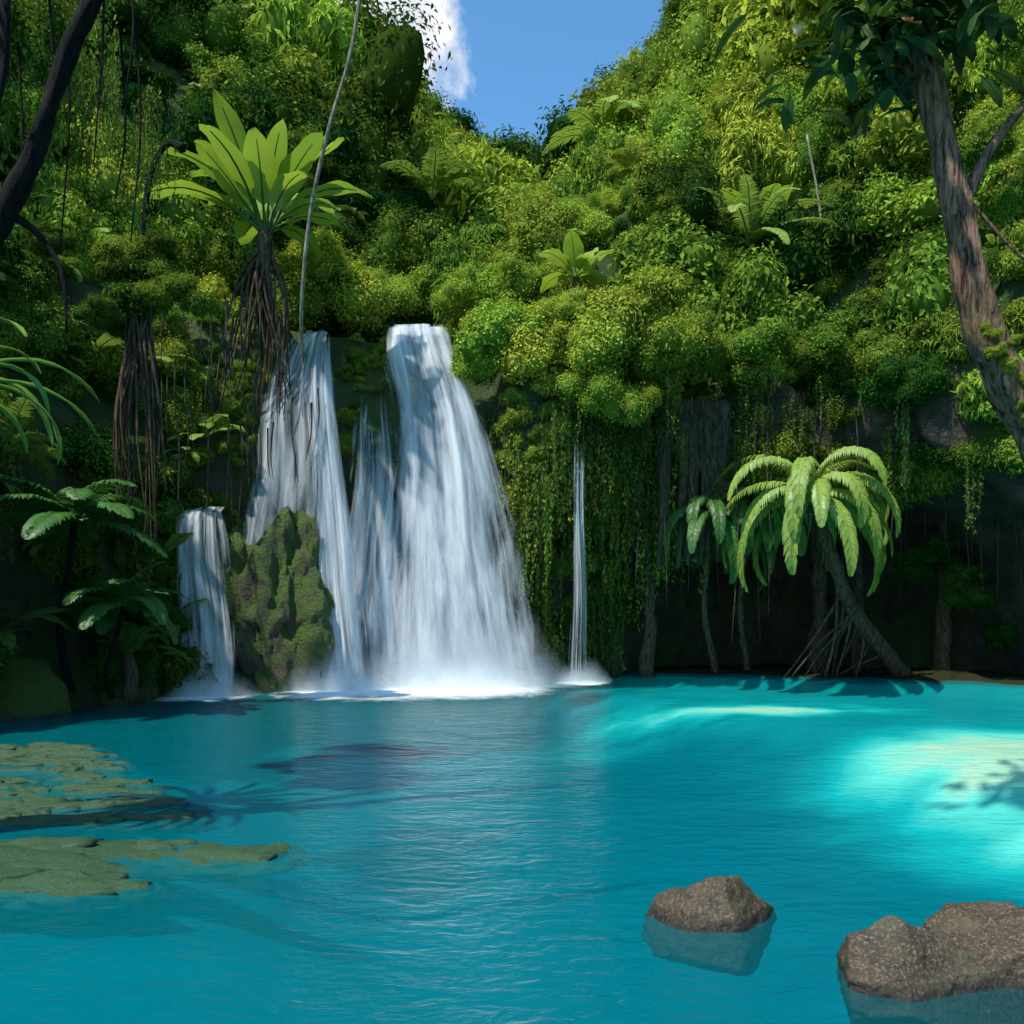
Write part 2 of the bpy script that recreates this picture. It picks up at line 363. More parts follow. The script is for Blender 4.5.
# ---------------------------------------------------------------- scatter
crowns=[];shr=[];vin=[];fer=[]
for i in range(NS-1):
    bx,by=B0[i][0],B0[i][1]; cave,left,rn,mo=zone(bx,by)
    for j in range(NRr-1):
        a=G[i,j];b=G[i,j+1];c=G[i+1,j+1];d=G[i+1,j]
        area=.5*np.linalg.norm(np.cross(c-a,d-b)); x,y,z=(a+c)/2
        if z<.3 or y<6: continue
        if abs(x)>.59*y+2.5: continue
        if y>102: continue
        if (z-2.5)/y>.76: continue
        up=j>=NZ-1
        if up:
            dd=math.dist((x,y),(0,0))
            if dd<44: r=random.choice([.9,1.2,1.6,2.1])
            else: r=random.choice([1.5,2.0,2.6,3.6])*random.uniform(.8,1.2)*(1+max(0,dd-70)/110)
            dens=.66/r**2
            if x>5 and dd<65: dens*=1.5
            if x<-10 and y<45: dens*=1.3
            if -5.6<x<-1.8 and y<36.5: dens=0
        else:
            if left>.5: r=random.uniform(.5,1.3); dens=.62/r**2*(.6 if z<8 else 1.1)
            elif mo>.5: r=random.uniform(.35,.8); dens=.75/r**2*(1 if z>2 else .3)
            elif cave>.4: 
                if z<6.8: r=.8;dens=.03
                else: r=random.uniform(.8,1.5); dens=.85/r**2
            elif rn>.5: r=random.uniform(.9,1.5); dens=.4/r**2
            else:
                r=random.uniform(.3,.7); dens=.35*sm(3,12,z)/r**2
                if -5.6<x<.4 : dens=0
                if -8.6<x<-5.6: dens*=.12 if z<12 else .4
        for _ in range(rng.poisson(dens*area)):
            u,v=random.random(),random.random(); p=a*(1-u)*(1-v)+d*u*(1-v)+b*(1-u)*v+c*u*v
            nz=fbm(p[0]*.07+5,p[1]*.07,p[2]*.05,3)
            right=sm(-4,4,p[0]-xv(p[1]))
            t=.20+.36*right+.8*nz+random.uniform(-.42,.48)+.12*sm(40,80,p[1])  # lift with distance stands in for haze, put into the leaf colour
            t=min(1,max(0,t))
            if up:
                q=p+np.array([0,0,r*.4])
                if random.random()<.05: fer.append(inst(q+Z*r*.6,r*1.2,min(1,t+.2),random.randrange(5),.3))
                else: (crowns if r>1.4 else shr).append(inst(q,r,t,random.randrange(9) if r>1.4 else random.randrange(6),.35,r*random.uniform(.85,1.45)))
            else:
                q=p-Nr[i]*r*.15
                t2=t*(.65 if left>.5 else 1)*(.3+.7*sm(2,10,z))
                if left>.5 and random.random()<.35:
                    fer.append(inst(q-Nr[i]*.3,r*1.5,min(1,t2+.15),random.randrange(5),.35))
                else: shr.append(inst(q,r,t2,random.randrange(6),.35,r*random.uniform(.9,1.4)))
                if (left>.5 and random.random()<.2) or (mo>.5 and random.random()<.3) or (cave>.4 and z>7.5 and random.random()<.25):
                    ln=random.uniform(1.5,4.5); vin.append(inst(q-Nr[i]*random.uniform(.2,.9),random.uniform(1.5,3),t2*.8,random.choice([0,1,2,0,1,2,3]),.04,ln))
for _ in range(30):
    y=random.uniform(42,85); sg=random.choice([-1,1,1]); x=xv(y)+sg*random.uniform(12,36)
    if abs(x)>.6*y: continue
    r=random.uniform(1.5,2.6); h=H(x,y)+random.uniform(3,5)
    crowns.append(inst((x,y,h),r,random.uniform(.3,1),random.randrange(9),.3,r*.8))
for _ in range(14):
    shr.append(inst((-9.2+random.gauss(0,.8),22.4+random.gauss(0,.4),10.2+random.gauss(0,.6)),random.uniform(.5,.9),random.uniform(.1,.5),random.randrange(6)))
F=G[:,:NZ].reshape(-1,3); F=F[(F[:,2]>.3)]
def pick(x0,x1,z0,z1,n):
    Q=F[(F[:,0]>x0)&(F[:,0]<x1)&(F[:,2]>z0)&(F[:,2]<z1)&(F[:,1]>28)]
    return [Q[k] for k in rng.integers(0,len(Q),n)] if len(Q) else []
for p in pick(-6.1,-4.7,7.5,12.8,34)+pick(-9.5,-8.2,5,11,16)+pick(-.9,.6,.5,6,16):
    r=random.uniform(.18,.42); shr.append(inst(p+np.array([random.uniform(-.2,.2),-.05,0]),r,random.uniform(.25,.8),random.choice([0,1,2,3,3]),.4))
instances('hillside_forest',crowns,C_crown)
instances('cliff_shrubs',shr,C_shrub)
instances('hanging_vines',vin,C_vine)
instances('ferns',fer,C_fern)
dm=[]
for (x,y,z,r,t,sz) in [(-.5,31.2,11.8,1.7,1,1.7),(-1.2,31.4,10.9,1.1,.95,1.3),(.7,31,11.4,1.5,.9,1.6),(1.6,31.6,12.6,1.6,.95,1.5),(4.4,31.5,13.2,2.3,.85,2.4),(3.1,30.8,11.2,1.5,1,1.6),(5.6,31.2,11.0,1.9,.7,1.9),(2.1,31,10.2,1.2,.8,1.3),(3.9,30.6,9.6,1.2,.6,1.4),(7.3,31.6,11.3,1.7,.55,1.6),
   (-1.8,35.5,14.4,1.2,.9,1.3),(-.9,36.5,15.2,1.5,1,1.5),(.8,37,15.8,1.7,.85,1.5),(-5.8,34,14.3,1.5,1,1.7),(-7.2,33,15.2,1.7,1,1.6),(-4.6,36.5,15.0,1.5,1,1.5),(-3.0,37.5,15.8,1.5,.8,1.5),
   (9,32.6,11.6,1.8,.5,1.5),(11,32.5,11.8,1.9,.35,1.6),(13,32,11.6,1.9,.4,1.6),(15.5,31,11.4,1.9,.35,1.7),(18,30,11.2,2.0,.35,1.7),(14.9,33.2,4.2,1.3,.0,1.1),(16.4,32.6,3.6,1.3,.05,1.0),
   (14.7,37,16.2,1.6,.6,1.5),(16.5,36.6,14.3,1.6,.5,1.5),(15.4,37,15.2,1.6,.7,1.4),(13.6,37.6,17.6,1.6,.6,1.5),(17.8,37.2,16.5,1.6,.4,1.6),(12.2,36.6,15.0,1.5,.6,1.4)]:
    for q in range(3):
        dm.append(inst((x+random.gauss(0,.25)*r,y+random.gauss(0,.2),z+random.gauss(0,.2)*r),r*[.95,.6,.55][q],min(1,max(0,t+random.uniform(-.15,.1))),random.choice([0,1,3,2]),.3,sz*[.95,.65,.6][q]))
instances('domed_shrubs',dm,C_shrub)
cv=[]
for _ in range(85):
    x=random.uniform(-.9,19.5)
    y=31.2 if x>3 else 31.0
    y+=random.uniform(-.3,1.8)-(max(0,x-13)*.25)
    z=random.uniform(8.8,11); ln=random.choice([1.2,2,3,4,6])*random.uniform(.7,1.1)
    if 4<x and ln>3: ln*=.6
    cv.append(inst((x,y,z),random.uniform(1.4,3.0),random.uniform(0,.35 if x>3.5 else .5),random.choice([0,1,2,0,1,2,3,4]),.03,ln))  # cave-side vines coloured darker to paint in the recess's shade
instances('cave_curtain_vines',cv,C_vine)
# ---------------------------------------------------------------- pool bed + water
def yshore(x): return float(np.interp(x,[0,3,6,10,13,16,20],[40,36.5,34.6,33.2,31.8,29.6,24.7]))
nx,ny=190,190; vs=[];sand_sunlit=[]
for j in range(ny):
    y=-14+58*j/(ny-1)
    for i in range(nx):
        x=-22+46*i/(nx-1)
        nn=fbm(x*.35,y*.6,2,4)
        thr=float(np.interp(x,[-1,1,4,7,10,14],[38,31,25,19,13,8]))
        shelf=sm(-5,5,y-thr)
        lw=(1-sm(1.2,6.0,x+.6*y))*(1-sm(18,30,y))
        z=-1.7+1.3*shelf+1.3*lw*(1-shelf)
        A=math.exp(-(((x-10.8)/3.7)**2+((y-17.2)/4.4)**2)**1.2)
        Bq=math.exp(-((x-7.0)/5.2)**2-((y-27.0+.1*x)/2.1)**2)  # sunlit cyan band painted into the bed colour, beside the real sand
        if x>1:
            s=y-yshore(x)+.5*fbm(x*.5,3,1,3); w=sm(-.9,.9,s); z=z*(1-w)+(.10+.22*fbm(x*.6,y*.6,1,4))*w
        z=z*(sm(-9,-3,y))+.7*(1-sm(-9,-3,y))
        sand_sunlit.append(max(1.2*A*(1+.6*nn),.66*Bq*(1+1.1*nn),.24*shelf)); vs.append((x,y,z))
mb=MB(); mb.add(vs,[(j*nx+i,j*nx+i+1,(j+1)*nx+i+1,(j+1)*nx+i) for j in range(ny-1) for i in range(nx-1)])
m,nt,out=newmat('pool_bed')
g=N(nt,'ShaderNodeNewGeometry'); sx=N(nt,'ShaderNodeSeparateXYZ'); L(nt,g.outputs['Position'],sx.inputs[0])
n1=noise_(nt,mapping(nt,g.outputs['Position'],(.5,1,1)),.55,6,.6,.4)
at=N(nt,'ShaderNodeAttribute',attribute_name='sand_sunlit')
f=math_(nt,'ADD',at.outputs['Fac'],math_(nt,'MULTIPLY',math_(nt,'SUBTRACT',n1,.5),.3),True)
col=ramp(nt,f,[(.0,(.0,.13,.18)),(.12,(.001,.19,.23)),(.4,(.01,.50,.48)),(.7,(.22,.86,.70)),(1,(.72,.86,.60))])
col=mixc(nt,ramp(nt,math_(nt,'ADD',sx.outputs[2],.75),[(.66,0),(.8,1)]),col,(.03,.03,.014))
p=N(nt,'ShaderNodeBsdfDiffuse'); L(nt,col,p.inputs[0])
L(nt,p.outputs[0],out.inputs[0]); ob=mb.obj('pool_bed',[m])
a_=ob.data.attributes.new('sand_sunlit','FLOAT','POINT'); a_.data.foreach_set('value',sand_sunlit)
mb=MB(); mb.add([(-400,-400,-3.6),(400,-400,-3.6),(400,400,-3.6),(-400,400,-3.6)],[(0,1,2,3)])
mb.obj('ground',[M_hill],False)
m,nt,out=newmat('pool_water')
g=N(nt,'ShaderNodeNewGeometry'); v=mapping(nt,g.outputs['Position'],(1,1.6,1))
w1=noise_(nt,v,1.1,3,.5,.8); w2=noise_(nt,v,4.5,4,.55,.6); w3=noise_(nt,v,.3,2)
hgt=math_(nt,'ADD',math_(nt,'MULTIPLY',w1,.06),math_(nt,'MULTIPLY',math_(nt,'MULTIPLY',w2,.05),math_(nt,'ADD',w3,.1)))
b=N(nt,'ShaderNodeBump'); b.inputs['Distance'].default_value=1.0; b.inputs['Strength'].default_value=1; L(nt,hgt,b.inputs['Height'])
gl=N(nt,'ShaderNodeBsdfGlossy'); gl.inputs['Roughness'].default_value=.06; L(nt,b.outputs[0],gl.inputs['Normal'])
tr=N(nt,'ShaderNodeBsdfTransparent'); tr.inputs[0].default_value=(.82,.98,1,1)
fr=N(nt,'ShaderNodeFresnel'); fr.inputs[0].default_value=1.33; L(nt,b.outputs[0],fr.inputs['Normal'])
df=N(nt,'ShaderNodeBsdfDiffuse'); df.inputs[0].default_value=(.0,.225,.265,1)
sct=N(nt,'ShaderNodeMapRange'); sy=N(nt,'ShaderNodeSeparateXYZ'); L(nt,g.outputs['Position'],sy.inputs[0])
L(nt,sy.outputs[0],sct.inputs['Value']); sct.inputs['From Min'].default_value=0; sct.inputs['From Max'].default_value=3; sct.inputs['To Min'].default_value=.42; sct.inputs['To Max'].default_value=.15
body=mixs(nt,sct.outputs[0],tr.outputs[0],df.outputs[0])
L(nt,mixs(nt,math_(nt,'MULTIPLY',fr.outputs[0],.55,True),body,gl.outputs[0]),out.inputs[0])
mb=MB(); mb.add([(-22,-14,0),(24,-14,0),(24,42,0),(-22,42,0)],[(0,1,2,3)]); mb.obj('pool_water',[m],False)
# ---------------------------------------------------------------- rocks
def rock(name,c,s,mat,seed,sub=5,amp=.35,ang=.25,freq=1.1,mb=None,cone=0):
    vs,fs=ico((0,0,0),1,1,sub); out=[]
    r=random.Random(seed); planes=[(unit(np.array([r.gauss(0,1),r.gauss(0,1),r.gauss(0,.8)])),r.uniform(.62,.9)) for _ in range(9)]
    for v in vs:
        v=np.array(v); k=1+amp*fbm(v[0]*freq+seed,v[1]*freq,v[2]*freq,5); v=v*k
        for pn,pd in planes:
            e=np.dot(v,pn)-pd
            if e>0: v=v-pn*e*min(1,ang*3.2)
        if cone and v[2]>0: q=1-cone*v[2]; v=v*np.array([q,q,1+.25*cone])
        v=v+unit(v)*.035*fbm(v[0]*6,v[1]*6,v[2]*6+seed,3)
        out.append((c[0]+v[0]*s[0],c[1]+v[1]*s[1],c[2]+v[2]*s[2]))
    if mb is not None: mb.add(out,fs); return
    m=MB(); m.add(out,fs); return m.obj(name,[mat])
rock('river_rock',(1.64,7.3,-.08),(.60,.45,.38),M_stone,33,6,.25,.28,cone=.35)
rock('river_rock',(2.72,6.1,-.09),(.72,.5,.42),M_stone,12,6,.3,.3,cone=.25)
rock('river_rock',(3.45,6.4,-.08),(.68,.5,.54),M_stone,5,6,.3,.3,cone=.2)
rock('river_rock',(1.55,6.1,-.75),(.6,.45,.3),M_stone,15,5,.25,.3)
rock('mossy_boulder',(-7.2,28.1,2.3),(1.5,1.2,3.5),M_mossrock,21,6,.4,.26,freq=1.7,cone=.1)
rock('mossy_boulder',(-8.0,28.5,1.2),(1.2,1.0,2.6),M_mossrock,22,6,.4,.24,freq=1.5,cone=.1)
rock('mossy_boulder',(-9.5,28.2,1.6),(1.5,1.2,3.7),M_mossrock,24,6,.4,.22,freq=1.4)
rock('mossy_boulder',(-10.9,24.8,.1),(1.2,1.2,1.3),M_mossrock,27,5,.4,.22)
rock('mossy_boulder',(-11.8,21.4,0),(1.2,1.2,1.3),M_mossrock,29,5,.4,.22)
mb=MB()
led=[(-4.7,8.9,1.4,.75),(-3.1,9.2,.85,.45),(-5.6,8.4,1.2,.8),(-2.55,9.4,.38,.25),(-4.0,8.2,.8,.35),(-6,9.6,1.1,.6),(-3.8,9.6,.5,.3),(-5.2,9.5,1.1,.4)]
for k in range(60):
    y=random.uniform(10.4,16.5); x=-.6*y+random.uniform(-.8,2.2); led.append((x,y,random.uniform(.3,1.0),random.uniform(.12,.3)))
for i,(x,y,a,b_) in enumerate(led):
    rock('',(x,y,-.075+random.uniform(-.03,.015)),(a,b_,.12+random.uniform(0,.03)),None,40+i,4,.5,.04,freq=1.9,mb=mb)
mb.obj('submerged_rock_ledge',[M_ledge])
# ---------------------------------------------------------------- waterfalls
def fall_mat(name,us,lo,hi,alpha=1.0):
    m,nt,out=newmat(name)
    uv=N(nt,'ShaderNodeUVMap'); uv.uv_map='UVMap'
    v=mapping(nt,uv.outputs[0],(us,1.2,1)); f=noise_(nt,v,1,5,.62,.35)
    sx=N(nt,'ShaderNodeSeparateXYZ'); L(nt,uv.outputs[0],sx.inputs[0])
    e=math_(nt,'MULTIPLY',math_(nt,'ABSOLUTE',math_(nt,'SUBTRACT',sx.outputs[0],.5)),2)
    edge=ramp(nt,e,[(.5,0),(1,.33)])
    at=N(nt,'ShaderNodeAttribute',attribute_name='topfade')
    a=math_(nt,'SUBTRACT',math_(nt,'SUBTRACT',f,edge),math_(nt,'MULTIPLY',at.outputs['Fac'],.4)); al=ramp(nt,a,[(lo,0),(hi,alpha)])
    d=N(nt,'ShaderNodeBsdfDiffuse'); L(nt,mixc(nt,ramp(nt,f,[(.35,0),(.62,1)]),(.50,.60,.72),(.94,.96,.98)),d.inputs[0])
    tl=N(nt,'ShaderNodeBsdfTranslucent'); tl.inputs[0].default_value=(.8,.87,.93,1)
    s=mixs(nt,.35,d.outputs[0],tl.outputs[0])
    t=N(nt,'ShaderNodeBsdfTransparent'); L(nt,mixs(nt,al,t.outputs[0],s),out.inputs[0]); return m
FM=[fall_mat('falling_water_dense',6,.27,.62,.93),fall_mat('falling_water_thin',9,.38,.64,.82),fall_mat('falling_water_veil',10,.43,.68,.65)]
def sheet(name,rows,mat,parent,off=0,seed=0,nu=40,nv=70,fade=True):
    rr=spline([(r[0],r[1],r[2]) for r in rows],nv); xr=spline([(r[3],0,0) for r in rows],nv)
    me=bpy.data.meshes.new(name); vs=[];uvs=[];tf=[]
    ln=0
    for j in range(nv):
        z,y,xl=rr[j]; x2=xr[j][0]
        if j: ln+=math.dist((z,y),(rr[j-1][0],rr[j-1][1]))
        for i in range(nu):
            u=i/(nu-1); w=.03*math.sin(j*.16+seed)+.02*math.sin(j*.07+u*4)
            x=xl+(x2-xl)*(u+w)
            yy=y-off+.3*noise.noise(Vector((u*5+seed,j*.035,seed)))+.9*abs(u-.5)**2
            vs.append((x,yy,z)); uvs.append((u,ln/7+seed*2.3)); tf.append(max(0,1-j/(nv*.22)) if fade else 0)
    fs=[(j*nu+i,j*nu+i+1,(j+1)*nu+i+1,(j+1)*nu+i) for j in range(nv-1) for i in range(nu-1)]
    me.from_pydata(vs,[],fs); me.materials.append(mat); uvl=me.uv_layers.new(name='UVMap')
    for lp in me.loops: uvl.data[lp.index].uv=uvs[lp.vertex_index]
    at=me.attributes.new('topfade','FLOAT','POINT'); at.data.foreach_set('value',tf)
    me.polygons.foreach_set('use_smooth',[True]*len(fs))
    ob=bpy.data.objects.new(name,me); S.collection.objects.link(ob); ob.parent=parent
main=[(13.3,35.2,-4.9,-2.5),(12.95,33.2,-5.0,-2.0),(11.6,32.0,-4.9,-1.4),(9.87,31.3,-4.7,-.9),(6.9,30.5,-4.5,-.1),(4.17,29.9,-4.5,.5),(-.05,29.3,-5.1,1.2)]
E=empty('waterfall')
sheet('main_cascade',main,FM[0],E,0,1,fade=False); sheet('main_spray',main,FM[1],E,.3,2,fade=False)
sheet('right_veil',[(10.5,31.5,-2.4,-.9),(6.9,30.6,-1.8,.0),(3,30.0,-1.6,.9),(-.05,29.6,-1.6,1.4)],FM[2],E,0,15)
sheet('side_streams',[(10.2,31.4,-5.4,-4.1),(5,30.2,-5.8,-3.5),(2.5,29.7,-6.0,-3.5),(-.05,29.3,-6.2,-3.5)],FM[1],E,0,3)
sheet('side_streams_b',[(11.8,31.8,-5.5,-4.2),(7.2,30.5,-5.8,-3.5),(4,30,-6.0,-3.4),(-.05,29.1,-6.3,-3.2)],FM[1],E,.1,4)
E2=empty('waterfall')
sec=[(12.3,31.6,-7.5,-6.3),(11.6,30.4,-7.8,-6.1),(9.45,29.5,-8.6,-5.6),(6.4,29.0,-9.1,-5.2),(3.0,28.8,-9.3,-5.2)]
sheet('upper_left_fan',sec,FM[1],E2,0,6,fade=False); sheet('upper_left_fan_b',sec,FM[2],E2,.2,7)
sec2=[(12.1,30.6,-7.0,-6.0),(9.4,29.4,-6.8,-5.6),(6.4,28.7,-6.5,-5.2),(3.5,28.2,-6.3,-4.7),(-.05,27.7,-6.2,-4.3)]
sheet('lower_stream',sec2,FM[0],E2,0,8); sheet('lower_stream_b',sec2,FM[1],E2,.2,9)
E3=empty('waterfall')
th=[(5.7,27.8,-10.3,-8.7),(5.2,27.0,-10.4,-8.5),(3.5,26.6,-10.2,-8.1),(-.05,26.1,-10.1,-7.8)]
sheet('cascade',th,FM[1],E3,0,10,fade=False); sheet('cascade_b',th,FM[1],E3,.2,11)
E4=empty('waterfall')
sheet('thin_ribbon',[(10.2,31.2,1.95,2.55),(6,31.0,2.0,2.6),(3,31.0,1.95,2.7),(-.05,31,1.85,2.8)],FM[1],E4,.2,13,12)
m,nt,out=newmat('foam'); g=N(nt,'ShaderNodeNewGeometry'); n1=noise_(nt,mapping(nt,g.outputs['Position'],(1,.7,1)),1.6,6,.7,.8)
at=N(nt,'ShaderNodeAttribute',attribute_name='fade'); a=math_(nt,'SUBTRACT',math_(nt,'MULTIPLY',at.outputs['Fac'],1.7),math_(nt,'MULTIPLY',n1,1.0))
al=ramp(nt,a,[(-.0,0),(.8,.97)]); d=N(nt,'ShaderNodeBsdfDiffuse'); d.inputs[0].default_value=(.85,.92,.95,1); t=N(nt,'ShaderNodeBsdfTransparent')
L(nt,mixs(nt,al,t.outputs[0],d.outputs[0]),out.inputs[0]); M_foam=m
me=bpy.data.meshes.new('foam'); vs=[];fd=[];nu,nv=110,80
for j in range(nv):
    for i in range(nu):
        x=-12+17*i/(nu-1); y=20.5+12*j/(nv-1); w=0
        for cx,cy,ax,ay in ((-1.8,28.2,5.0,5.4),(-5.3,26.8,2.8,3.4),(-9,25.6,2.3,2.2),(2.3,30.7,1.6,2),(-3.6,27.8,4.6,5.2)):
            w=max(w,math.exp(-2.2*(((x-cx)/ax)**2+((y-cy)/ay)**2)))
        w=max(0,w-.11)*1.12
        vs.append((x,y,.012+.03*w*(1+noise.noise(Vector((x*1.7,y*1.7,0)))))); fd.append(min(1,w))
me.from_pydata(vs,[],[(j*nu+i,j*nu+i+1,(j+1)*nu+i+1,(j+1)*nu+i) for j in range(nv-1) for i in range(nu-1)])
at=me.attributes.new('fade','FLOAT','POINT'); at.data.foreach_set('value',fd); me.materials.append(M_foam)
S.collection.objects.link(bpy.data.objects.new('foam',me))
m,nt,out=newmat('spray'); g=N(nt,'ShaderNodeNewGeometry'); n1=noise_(nt,g.outputs['Position'],1.3,5,.65,.3)
at=N(nt,'ShaderNodeAttribute',attribute_name='fade')
a=math_(nt,'MULTIPLY',at.outputs['Fac'],math_(nt,'ADD',.45,math_(nt,'MULTIPLY',n1,1.1)))
al=ramp(nt,a,[(.0,0),(1.0,.7)]); d=N(nt,'ShaderNodeBsdfDiffuse'); d.inputs[0].default_value=(.92,.95,.97,1); tl=N(nt,'ShaderNodeBsdfTranslucent'); tl.inputs[0].default_value=(.92,.95,.97,1)
t=N(nt,'ShaderNodeBsdfTransparent'); L(nt,mixs(nt,al,t.outputs[0],mixs(nt,.5,d.outputs[0],tl.outputs[0])),out.inputs[0])
E=empty('waterfall_spray')
k=0
for (x0,x1,y,hh,nl) in ((-6.0,2.4,29.0,3.6,4),(-7.3,-3.4,27.6,2.0,3),(-10.7,-7.2,25.9,1.2,2),(1.2,3.5,30.7,1.1,2)):
    for q in range(nl):
        vs=[];fd=[];nu,nv=50,14; h2=hh*(1-.2*q); yy=y-.28*q
        for j in range(nv):
            for i in range(nu):
                u=i/(nu-1);v=j/(nv-1); x=x0+(x1-x0)*u
                hump=(math.sin(math.pi*u)**.6 if 0<u<1 else 0)*(.75+.5*noise.noise(Vector((x*.9+k,k*3.1,0))))
                vs.append((x,yy+.9*(u-.5)**2*2-.2*v+.15*noise.noise(Vector((x*1.3,v,k))),.02+h2*hump*v)); fd.append((1-v)**1.2*(math.sin(math.pi*u)**.8 if 0<u<1 else 0))
        me=bpy.data.meshes.new('veil'); me.from_pydata(vs,[],[(j*nu+i,j*nu+i+1,(j+1)*nu+i+1,(j+1)*nu+i) for j in range(nv-1) for i in range(nu-1)])
        at=me.attributes.new('fade','FLOAT','POINT'); at.data.foreach_set('value',fd); me.materials.append(m); me.polygons.foreach_set('use_smooth',[True]*len(me.polygons))
        ob=bpy.data.objects.new('veil',me); S.collection.objects.link(ob); ob.parent=E; k+=1
# ---------------------------------------------------------------- plants
def palm(name,hub,base,mats,n,length,ll,w,hang,trr,roots=True,elr=(.1,1.35),dr=(2.0,2.7),nl=34,pw=1.3):
    E=empty(name); mb=MB()
    for j in range(n):
        az=j*2.39996+random.uniform(-.15,.15); el=elr[0]+(elr[1]-elr[0])*((j+.5)/n); 
        frond(mb,hub,az,length*random.uniform(.82,1.1),el,random.uniform(*dr)*(.75+.25*el),ll,nl,w,hang,0,1,pw=pw)
    mb.obj(name+'_fronds',[mats[0],mats[0]],False,parent=E)
    t=MB(); h=np.array(hub,float); b=np.array(base,float); mid=(h+b)/2+np.array([-.3,0,-.5])
    tube(t,[h+Z*.1,h*.6+mid*.4-Z*.1,mid,b*.85+mid*.15,b],[trr*.7,trr*.8,trr,trr*1.3],24,12,0,.35)
    if roots:
        for k in range(16):
            s=mid+(b-mid)*random.uniform(-.3,.8); e=np.array([s[0]-random.uniform(-.3,2.2),s[1]+random.uniform(.2,1.4),.05])
            tube(t,[s,(s+e)/2+np.array([random.uniform(-.3,.3),0,random.uniform(-.2,.3)]),e],[.07,.05,.03],10,5,0,.3)
    t.obj(name+'_trunk',[mats[1]],True,parent=E); return E
palm('palm_plant',(10.3,30.8,6.3),(14.3,33.0,.1),(M_palm,M_root),32,4.6,.6,.075,.95,.28,nl=66,elr=(.0,1.45),dr=(2.3,3.1),pw=1.05)
palm('palm_plant',(7.2,32.8,5.8),(7.9,35,.1),(M_frond2,M_root),22,3.7,.5,.07,.9,.13,False,nl=50,dr=(2.3,3.0),pw=1.05)
palm('palm_plant',(8.7,33,6.2),(9.2,35.2,.1),(M_frond2,M_root),14,3.2,.5,.08,.9,.12,False,nl=40,dr=(2.4,2.9),pw=1.05)
E=empty('broadleaf_plant'); mb=MB(); hub=np.array([-7.95,29.0,14.7])
for j in range(24):
    az=j*2.4+1.2; el=.6+.75*((j+.5)/24)
    blade(mb,hub+np.array([math.cos(az),math.sin(az),0])*.15,az,random.uniform(2.8,4.7),random.uniform(.7,1.15),el,random.uniform(.4,1.8),0,.35,14,.22)
mb.obj('leaves',[M_banana,M_frond2],True,parent=E)
mb=MB()
for k in range(34):
    a=random.uniform(0,6.28); rr=random.uniform(.05,.5); s=hub+np.array([math.cos(a)*rr*.5,math.sin(a)*rr*.5,random.uniform(-.6,.1)])
    e=np.array([hub[0]+random.uniform(-2.0,.9),random.uniform(28.8,30.2),random.uniform(8.5,11.5)])
    tube(mb,[s,(s*.55+e*.45)+np.array([random.uniform(-.4,.4),-.1,.4]),e],[.05,.04,.02],12,5,0,.3)
tube(mb,[hub+Z*.3,hub-Z*1.2,hub+np.array([-.1,1.0,-3.0])],[.2,.2,.16],16,10,0,.3)
mb.obj('trunk_and_roots',[M_root],True,parent=E)
def banana(name,hub,n,ln,w,mat,stem=2.5):
    E=empty(name); mb=MB(); hub=np.array(hub,float)
    for j in range(n):
        az=j*2.4+random.random()*.5; blade(mb,hub,az,ln*random.uniform(.8,1.15),w*random.uniform(.8,1.1),.3+1.0*(j+.5)/n,random.uniform(.7,1.7),0,.3,12,.2)
    mb.obj('leaves',[mat,mat],True,parent=E); t=MB(); tube(t,[hub,hub-Z*stem*.5+np.array([.1,0,0]),hub-Z*stem],[.12,.18,.22],8,8); t.obj('stem',[M_root],parent=E)
banana('banana_plant',(10.6,38,18.4),10,3.0,.9,M_banana,4)
banana('banana_plant',(2.4,33.8,15.0),10,1.9,.85,M_banana,3)
banana('banana_plant',(-10.8,24,2.2),9,2.0,.55,M_frond2,1.5)
banana('banana_plant',(-9.9,23.2,1.4),8,1.6,.5,M_frond2,1.2)
palm('tree_fern',(9.6,36.3,17.2),(10.0,37.5,12),(M_palm,M_root),16,3.5,.5,.09,.35,.12,False,dr=(1.2,2.0))
palm('fern_plant',(-10.3,21.2,4.6),(-10.9,22.2,.5),(M_frond2,M_barkd),14,2.6,.5,.10,.35,.10,False,elr=(0,1.1),dr=(1.2,2.0))
palm('fern_plant',(-9.4,21.8,2.6),(-10.0,22.5,.3),(M_frond2,M_barkd),12,1.9,.4,.09,.3,.07,False,elr=(0,1.1),dr=(1.2,2.0))
E=empty('strap_leaf_palm'); mb=MB()
for j in range(26):
    az=j*2.4; blade(mb,(-6.25,9.8,4.95),az,random.uniform(1.3,2.0),.12,.9-.9*(j/26),random.uniform(1.4,2.3),0,.5,12,.05)
mb.obj('leaves',[M_frond,M_frond],True,parent=E)
t=MB(); tube(t,[(-6.25,9.8,5),(-6.5,9.8,3),(-6.9,9.9,-.3)],[.09,.11,.16],14,8,0,.3); t.obj('trunk',[M_barkd],parent=E)
E=empty('leaning_tree'); t=MB(); q=.78
tube(t,[(-7.6,9.4,-.4),(-7.3,9.2,2.5),(-6.3,9,5.1),(-5.35,9,6.15),(-4.9,9,6.8),(-4.65,9,7.5),(-4.35,9,8.3),(-3.8,9,9.3),(-3.1,9.2,10.4)],[.36*q,.3*q,.24*q,.17*q,.14*q,.12*q,.11*q,.1*q,.08*q],60,12,0,.5)
tube(t,[(-6.0,9,5.5),(-5.5,9.2,7),(-5.3,9.4,8.6),(-5.6,9.6,10.5)],[.1,.08,.06,.05],20,9,0,.4)
tube(t,[(-5.1,9,6.5),(-4.8,9.1,6.3),(-4.55,9.1,5.9),(-4.5,9.1,5.3)],[.05,.03,.025,.012],12,6,0,.4)
